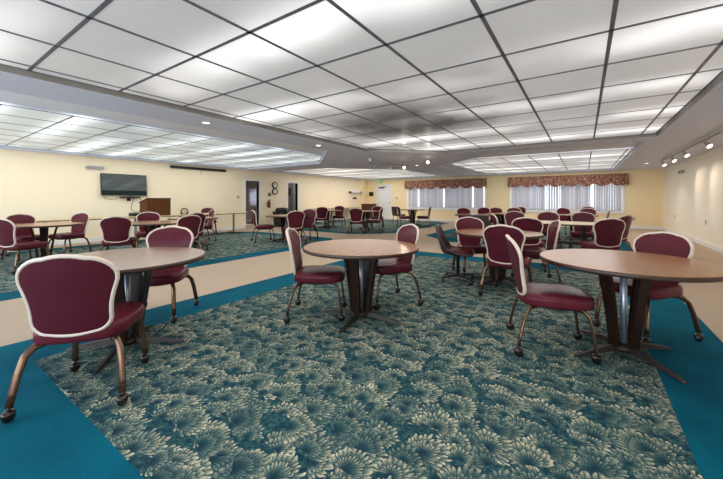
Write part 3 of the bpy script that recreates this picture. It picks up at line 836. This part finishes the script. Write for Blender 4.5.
MB().box(-.09, .09, -.12, .12, 0, .09).build('case', M['black'], o); MB().box(-.07, .07, -.1, .1, .09, .1).build('lid', M['grey'], o)

# ------------------------------------------------------------------ things on the left wall
r = thing('television', 'wide black flat television on the left wall', 'television', (XL, 4.2, 1.66))
TVM = Matrix.Translation((.06, 0, 0)) @ Matrix.Rotation(math.radians(-5), 4, 'Y') @ Matrix.Translation((-.06, 0, 0))
MB().box(0, .05, -.2, .2, -.12, .12).build('wall_mount', M['black'], r)
MB().box(.05, .095, -.6, .6, -.325, .325, TVM).build('housing', M['black'], r)
t = NT('television_screen'); t.set(Base_Color=srgb(8, 34, 30), Roughness=.04, Specular_IOR_Level=.8); M['screen'] = t.m
MB().box(.095, .0965, -.585, .585, -.305, .31, TVM).build('screen', M['screen'], r)
r = thing('soundbar', 'small black soundbar on a bracket under the television', 'speaker', (XL, 4.33, 1.26))
MB().box(.03, .13, -.26, .26, 0, .045).build('bar', M['black'], r)
MB().box(0, .12, -.05, .05, -.012, 0).box(0, .012, -.05, .05, -.09, 0).build('bracket', M['black'], r)
def cable(name, pts, label):
    mb = MB(); P = []
    for i in range(len(pts) - 1):
        p0, p1, p2, p3 = [Vector(pts[max(0, min(len(pts) - 1, i + j))]) for j in (-1, 0, 1, 2)]
        for k in range(8):
            s = k / 8
            P.append(.5 * ((2 * p1) + (p2 - p0) * s + (2 * p0 - 5 * p1 + 4 * p2 - p3) * s * s + (-p0 + 3 * p1 - 3 * p2 + p3) * s ** 3))
    P.append(Vector(pts[-1])); mb.tube(P, .006, 6)
    return tag(mb.build(name, M['black']), label, 'cable')
cx = XL + .004
cable('cable', [(cx, 4.62, 1.33), (cx, 4.7, 1.1), (cx, 4.62, .86), (cx, 4.48, .84), (cx, 4.40, .95), (cx, 4.47, 1.25)], 'black cable looping down the wall from the television beside the lectern')
cable('cable', [(cx, 4.75, 1.36), (cx, 4.84, 1.32), (cx, 4.92, 1.2), (cx, 4.95, 1.12)], 'short black cable at the right corner of the television')
cable('cable', [(cx, 3.68, 1.33), (cx, 3.75, 1.24), (cx, 3.92, 1.22), (cx, 4.05, 1.27)], 'short black cable under the left corner of the television')
def emergency(loc, rz, label):
    r = thing('emergency_light', label, 'emergency light', loc, rz)
    MB().box(-.13, .13, 0, .06, -.04, .05).build('housing', M['grey'], r)
    for s in (-1, 1):
        Mx = Matrix.Translation((s * .16, .05, .0)) @ Matrix.Rotation(PI / 2, 4, 'X')
        mb = MB(); n = 14
        mb.loft([[(s * .165 + rr * math.cos(2 * PI * k / n), y, .0 + rr * math.sin(2 * PI * k / n)) for k in range(n)] for rr, y in ((.03, .01), (.05, .04), (.05, .09))]); mb.build('lamp_head', M['grey'], r)
    return r
emergency((XL - .004, 3.47, 2.13), -PI / 2, 'grey two-headed emergency light on the left wall above the television')
emergency((XR + .004, 14.44, 2.10), PI / 2, 'grey two-headed emergency light on the bare right wall')
r = thing('projection_screen', 'black rolled-up projection screen case high on the left wall', 'projector screen', (XL, 6.58, 2.335))
MB().tube([(.06, -1.03, 0), (.06, 1.03, 0)], .045, 12).build('case', M['black'], r)
for s in (-1, 1): MB().box(0, .06, s * .9 - .02, s * .9 + .02, -.02, .02).build('bracket', M['black'], r)
MB().tube([(.06, .03, -.045), (.06, .03, -.19)], .006, 6).ball((.06, .03, -.2), .014).build('pull_cord', M['grey'], r)
def plate(name, loc, rz, w, h, mat, label, cat='switch'):
    r = thing(name, label, cat, loc, rz)
    MB().box(-w / 2, w / 2, 0, .008, -h / 2, h / 2).build('cover_plate', mat, r)
    MB().box(-.012, .012, .008, .016, -.02, .02).build('toggle', M['grey'], r)
    return r
plate('switch_plate', (XL, 8.22, 1.31), -PI / 2, .12, .12, M['beigeplate'], 'beige switch plate left of the first open door')
plate('outlet_plate', (XR, 12.06, .62), PI / 2, .075, .12, M['beigeplate'], 'beige plate on the right wall, nearer to us', 'outlet')
plate('outlet_plate', (XR, 15.56, .62), PI / 2, .075, .12, M['beigeplate'], 'beige plate on the right wall, nearer the far corner', 'outlet')
plate('outlet_plate', (1.71, YB, .40), PI, .09, .13, M['grey'], 'grey outlet plate low on the back wall right of the window', 'outlet')
plate('thermostat', (-9.56, YB + .003, 1.52), PI, .12, .12, M['white'], 'white thermostat on the back wall right of the exit door, the upper one', 'thermostat')
plate('switch_plate', (-9.42, YB, 1.28), PI, .12, .12, M['beigeplate'], 'beige switch plate below the white thermostat by the exit door')
plate('switch_plate', (XL, 10.55, 1.62), -PI / 2, .12, .08, M['white'], 'small white plate between the wall clock and the second open door')
r = thing('wall_speaker', 'small black box on the yellow wall left of the white exit door', 'box', (-11.22, YB, 1.55), PI)
MB().box(-.13, .13, 0, .1, -.13, .13).build('case', M['black'], r); MB().box(-.1, .1, .1, .108, -.1, .1).build('grille', M['darkpan'], r)
# exit sign
r = thing('exit_sign', 'green lit exit sign above the white door', 'sign', (-10.62, YB, 2.33), PI)
MB().box(-.16, .16, 0, .05, -.09, .09).build('housing', M['grey'], r)
M['green'] = emis('green_lit_letters', (.02, .75, .12, 1), 1.3)
mb = MB()
def strokes(ch):
    return {'E': [(0, 0, 0, 1), (0, 0, 1, 0), (0, .5, .8, .5), (0, 1, 1, 1)], 'X': [(0, 0, 1, 1), (0, 1, 1, 0)], 'I': [(.5, 0, .5, 1)], 'T': [(.5, 0, .5, 1), (0, 1, 1, 1)]}[ch]
for i, ch in enumerate('EXIT'):
    for a, b, c, d in strokes(ch):
        ox = .115 - i * .07
        p, q = (ox - a * .045, .055, -.055 + b * .11), (ox - c * .045, .055, -.055 + d * .11)
        mb.tube([p, q], .009, 6)
mb.build('lettering', M['green'], r)
# figure-eight wall clock
r = thing('wall_clock', 'dark wooden figure-eight wall clock between the two open doors', 'clock', (XL, 10.12, 1.71), -PI / 2)
for nm, z, R in (('dial_case', .15, .155), ('pendulum_case', -.14, .15)):
    mb = MB(); n = 28
    mb.loft([[(rr * math.cos(2 * PI * k / n), y, z + rr * math.sin(2 * PI * k / n)) for k in range(n)] for rr, y in ((R, 0), (R, .05), (R - .03, .075), (R - .05, .05))], True, False)
    o = mb.build(nm, M['browndoor'], r)
    mb = MB(); mb.loft([[(rr * math.cos(2 * PI * k / n), y, z + rr * math.sin(2 * PI * k / n)) for k in range(n)] for rr, y in ((R - .045, .048), (R - .045, .054))]); mb.build('face', M['glasswhite'], o)
for a, L in ((.6, .07), (2.4, .05)):
    MB().tube([(0, .06, .15), (L * math.cos(a), .06, .15 + L * math.sin(a))], .005, 6).build('hand', M['black'], r)
# fire extinguisher
r = thing('fire_extinguisher', 'dark red fire extinguisher on the wall beside the first open door', 'fire extinguisher', (XL - .004, 9.74, .98), -PI / 2)
MB().lathe([(.05, -.14), (.062, -.12), (.062, .10), (.045, .15), (.02, .17)], 18, (0, .09, 0)).build('cylinder', M['red'], r)
MB().box(-.02, .02, .05, .15, .17, .20).tube([(0, .09, .2), (0, .19, .23)], .009, 6).build('valve_handle', M['black'], r)
MB().tube([(0, .1, .18), (.08, .12, .12), (.075, .12, -.05)], .009, 6).build('hose', M['black'], r)
MB().box(-.04, .04, 0, .03, -.1, .12).build('bracket', M['black'], r)
o = thing('alarm_box', 'small dark pull station above the fire extinguisher', 'alarm', (XL - .004, 9.82, 1.43), -PI / 2)
MB().box(-.06, .06, 0, .05, -.07, .07).build('case', M['darkpan'], o); MB().box(-.04, .04, .05, .06, -.015, .02).build('handle', M['beigeplate'], o)
# wall shelf and plaque
r = thing('wall_shelf', 'white wall shelf strip high near the far left corner', 'shelf', (XL, 16.45, 1.64), -PI / 2)
MB().box(-.55, .55, .0, .2, -.015, .015).box(-.55, .55, 0, .02, -.08, .12).build('shelf_board', M['white'], r)
for s in (-1, 1): MB().box(s * .58 - .02, s * .58 + .02, 0, .18, -.05, .05).build('bracket', M['black'], r)
o = tag(MB().box(0, .02, -.2, .2, -.06, .06).build('plaque', M['browndoor'], None, (XL - .004, 16.45, 1.28)), 'small brown plaque on the wall under the white shelf', 'plaque')
# low cabinet in the far corner
r = thing('low_cabinet', 'low dark brown cabinet in the far left corner', 'cabinet', (-10.85, 16.75, 0.004), 0)
MB().box(-.4, .4, -.22, .22, .06, .9).build('body', M['lectern'], r)
MB().box(-.42, .42, -.24, .24, .9, .93).build('top', M['browndoor'], r)
for s in (-1, 1):
    d = MB().box(s * .2 - .19, s * .2 + .19, -.235, -.221, .1, .86).build('door', M['browndoor'], r)
    MB().ball((s * .04, -.245, .5), .012).build('knob', M['caster'], d)
for sx in (-1, 1):
    for sy in (-1, 1): MB().box(sx * .36 - .02, sx * .36 + .02, sy * .18 - .02, sy * .18 + .02, 0, .06).build('leg', M['black'], r)
# black cart with folded things by the second door
r = thing('trash_bin', 'black bin with an open bag on top between the two open doors', 'bin', (-11.2, 10.1, .004))
def sq(w, d, z, e=.02):
    return [(w - e, -d, z), (w, -d + e, z), (w, d - e, z), (w - e, d, z), (-w + e, d, z), (-w, d - e, z), (-w, -d + e, z), (-w + e, -d, z)]
MB().loft([sq(.22, .26, .0), sq(.25, .31, .62), sq(.27, .33, .64), sq(.27, .33, .67)], smooth=False).build('body', M['black'], r)
mb = MB(); n = 18
mb.loft([[((.24 + .03 * math.sin(k * 2.1 + j)) * s * math.cos(2 * PI * k / n), (.30 + .04 * math.sin(k * 1.7 + j * 2)) * s * math.sin(2 * PI * k / n), z) for k in range(n)] for j, (s, z) in enumerate(((.95, .66), (1.02, .74), (.85, .82), (.5, .84)))])
mb.build('bag', M['black'], r)

# inside the doorways
r = thing('dining_table', 'dark dining table glimpsed through the first open door', 'table', (-14.2, 10.55, 0.0), .6)
MB().box(-.45, .45, -.55, .55, .70, .74).build('tabletop', M['browndoor'], r)
for sx in (-1, 1):
    for sy in (-1, 1): MB().box(sx * .4 - .03, sx * .4 + .03, sy * .48 - .03, sy * .48 + .03, 0, .70).build('leg', M['browndoor'], r)
t = NT('sheer_curtain'); t.n.remove(t.b)
df = t.new('ShaderNodeBsdfDiffuse'); df.inputs[0].default_value = (.7, .68, .72, 1); tl = t.new('ShaderNodeBsdfTranslucent'); tl.inputs[0].default_value = (.75, .74, .8, 1); mx = t.new('ShaderNodeMixShader')
t.link(df.outputs[0], mx.inputs[1]); t.link(tl.outputs[0], mx.inputs[2]); t.link(mx.outputs[0], t.out.inputs[0])
vs = []; fs = []
for k in range(61):
    x = -16.7 + k * .85 / 60
    for z in (.75, 1.9): vs.append((x, 12.46 + .02 * math.sin(k * .9), z))
for k in range(60): fs.append((2 * k, 2 * k + 2, 2 * k + 3, 2 * k + 1))
o = tag(MB().add(vs, fs, True).build('curtain', t.m), 'pale sheer curtain over a window seen through the first open door', 'curtain')
md = o.modifiers.new('thick', 'SOLIDIFY'); md.thickness = .004
for y, lb in ((11.75, 'dark picture on the grey wall inside the second doorway, the left one'), (12.2, 'dark picture on the grey wall inside the second doorway, the right one')):
    o = thing('wall_picture', lb, 'picture', (-12.972, y, 1.62), -PI / 2)
    MB().box(-.11, .11, 0, .02, -.2, .2).build('frame', M['black'], o); MB().box(-.09, .09, .02, .024, -.18, .18).build('print', M['darkpan'], o)

# ------------------------------------------------------------------ ceiling downlights and track lights
M['lampglow'] = emis('warm_lamp_lens', (1, .84, .6, 1), 7)
def spot(name, loc, target, energy, size=1.3, blend=.6, colr=(1, .88, .72), radius=.03):
    l = bpy.data.lights.new(name, 'SPOT'); l.energy = energy; l.spot_size = size; l.spot_blend = blend; l.color = colr; l.shadow_soft_size = radius
    o = bpy.data.objects.new(name, l); col.objects.link(o); o.location = loc
    o.rotation_euler = (Vector(target) - Vector(loc)).to_track_quat('-Z', 'Y').to_euler()
    return o
for x, y, lb in ((-4.95, 2.9, 'recessed warm downlight in the ceiling band, nearest to us'), (-4.95, 5.55, 'recessed downlight in the ceiling band beside the left coffer corner'), (-4.95, 10.8, 'recessed downlight behind the ceiling track lights'), (1.75, 14.6, 'recessed downlight in the far right corner of the ceiling')):
    r = thing('downlight', lb, 'ceiling light', (x, y, H), 0, 'recessed downlights')
    MB().lathe([(.07, 0), (.07, -.008), (.05, -.008), (.05, 0)], 28, caps=False).build('trim_ring', M['white'], r)
    MB().lathe([(.049, -.001), (.049, -.004)], 28).build('lens', M['lampglow'], r)
    spot('downlight_lamp', (x, y, H - .03), (x, y, 0), 25, 1.9)
def track(p0, p1, z, label):
    r = thing('track_rail', label, 'light track', (p0[0], p0[1], z), math.atan2(p1[1] - p0[1], p1[0] - p0[0]))
    L = math.hypot(p1[0] - p0[0], p1[1] - p0[1])
    MB().box(0, L, -.018, .018, 0, .022).build('rail', M['rim'], r)
    for s in (.04, .5, .96): MB().tube([(s * L, 0, .022), (s * L, 0, H - z)], .008, 8).build('hanger', M['rim'], r)
    return r
def head(x, y, z, tgt, label, group, energy, lit=True):
    r = thing('track_spotlight', label, 'spotlight', (x, y, z), 0, group)
    d = (Vector(tgt) - Vector((x, y, z - .09))).normalized()
    MB().tube([(0, 0, 0), (0, 0, -.05)], .008, 8).build('stem', M['grey'], r)
    c0 = Vector((0, 0, -.07)); rad = (.018, .03, .036, .045, .052); pos = (-.04, -.02, .02, .06, .085)
    mb = MB(); mb.tube([c0 + d * p for p in pos], list(rad), 14); mb.build('shade', M['grey'], r)
    MB().tube([c0 + d * .0855, c0 + d * .089], .044, 14).build('lens', M['lampglow'] if lit else M['glasswhite'], r)
    if lit and energy: spot('track_lamp', Vector((x, y, z)) + c0 + d * .10, tgt, energy, 1.5, .8)
track((1.95, 4.2), (1.95, 13.4), 2.37, 'long pale track rail along the ceiling beside the right wall')
i = 0
for y, lb in ((13.2, 'lit track spotlight on the right rail, farthest from us'), (11.9, 'lit track spotlight on the right rail, second from the far end'), (10.6, 'lit track spotlight on the right rail, third from the far end'), (8.95, 'lit track spotlight on the right rail, nearest one in view')):
    head(1.95, y, 2.37, (XR - .1, y - .8, 1.3), lb, 'track spotlights by the right wall', 30)
for y in (7.3, 5.6): spot('track_lamp', (2.0, y, 2.26), (XR, y, 1.4), 30, 1.5, .8)
track((-5.68, 8.75), (-4.72, 9.75), 2.34, 'short dark track rail slanting across the ceiling between the coffers')
head(-5.55, 8.9, 2.34, (-8.5, 10.5, .5), 'track spotlight at the left end of the slanting rail', 'ceiling spotlights between the coffers', 8, False)
head(-5.2, 9.25, 2.34, (-4.0, 8.2, 1.2), 'track spotlight in the middle of the slanting rail', 'ceiling spotlights between the coffers', 8, False)
head(-4.85, 9.62, 2.34, (-3.6, 6.6, 1.25), 'glowing track spotlight at the right end of the slanting rail', 'ceiling spotlights between the coffers', 8)
head(-3.85, 8.62, H, (-3.0, 9.6, .5), 'single ceiling spotlight before the near tip of the far right coffer, dark one', 'ceiling spotlights between the coffers', 6, False)
head(-3.95, 9.4, H, (-2.6, 6.2, 1.2), 'single glowing ceiling spotlight near the tip of the far right coffer', 'ceiling spotlights between the coffers', 8)
head(-5.55, 7.5, H, (-7.5, 8.5, .5), 'single ceiling spotlight before the slanting rail, the left one', 'ceiling spotlights between the coffers', 6, False)
head(-4.95, 7.7, H, (-4.0, 6.0, 1.0), 'single ceiling spotlight before the slanting rail, the right one', 'ceiling spotlights between the coffers', 6, False)

# ------------------------------------------------------------------ daylight
w = bpy.data.worlds.new('daylight'); scene.world = w; w.use_nodes = True
bgn = w.node_tree.nodes['Background']; bgn.inputs[0].default_value = (.80, .90, 1.0, 1); bgn.inputs[1].default_value = 3.0
def arealight(name, loc, target, sx, sy, energy, colr):
    l = bpy.data.lights.new(name, 'AREA'); l.shape = 'RECTANGLE'; l.size = sx; l.size_y = sy; l.energy = energy; l.color = colr
    o = bpy.data.objects.new(name, l); col.objects.link(o); o.location = loc
    o.rotation_euler = (Vector(target) - Vector(loc)).to_track_quat('-Z', 'Y').to_euler(); return o

for nm, x0, x1, y0, y1, e, c in (('one', -4.3, .9, -.5, 8.2, 125, (1, .98, .96)), ('two', -11.2, -6.6, -.5, 7.8, 125, (.96, .99, 1)), ('three', -3.0, .9, 11, 17, 100, (1, .98, .96)), ('four', -11, -7.0, 11, 17, 100, (1, .98, .96))):
    arealight('fluorescent_tubes', ((x0 + x1) / 2, (y0 + y1) / 2, HR - .014), ((x0 + x1) / 2, (y0 + y1) / 2 + .0001, 0), x1 - x0, y1 - y0, e, c)
for a, b, za, zb in FW:
    arealight('window_daylight', ((a + b) / 2, YF - .3, 1.3), ((a + b) / 2, 4, 1.5), b - a, zb - za, 200, (.70, .85, 1))
for x, y, e in ((-14.5, 9.6, 60), (-12.4, 11.5, 16)):  # added unseen fill lights that brighten the rooms beyond the doors
    arealight('doorway_fill', (x, y, 2.45), (x, y + .0001, 0), .5, .5, e, (1, .95, .9))
# ------------------------------------------------------------------ camera
cam = bpy.data.cameras.new('camera'); co = bpy.data.objects.new('camera', cam); col.objects.link(co)
co.location = (0, 0, CAM_H); co.rotation_euler = (PI / 2, 0, YAW)
cam.sensor_width = 36; cam.sensor_fit = 'HORIZONTAL'; cam.lens = 36 * F_PX / 723
cam.shift_y = -(479 / 2 - HY) / 723
cam.clip_start = .05; cam.clip_end = 100
scene.camera = co
scene.view_settings.view_transform = 'Standard'; scene.view_settings.look = 'None'
scene.view_settings.exposure = 0.0; scene.view_settings.gamma = 1; scene.view_settings.use_curve_mapping = False
scene.cycles.max_bounces = 10; scene.cycles.diffuse_bounces = 6; scene.cycles.transparent_max_bounces = 8
scene.cycles.sample_clamp_indirect = 6
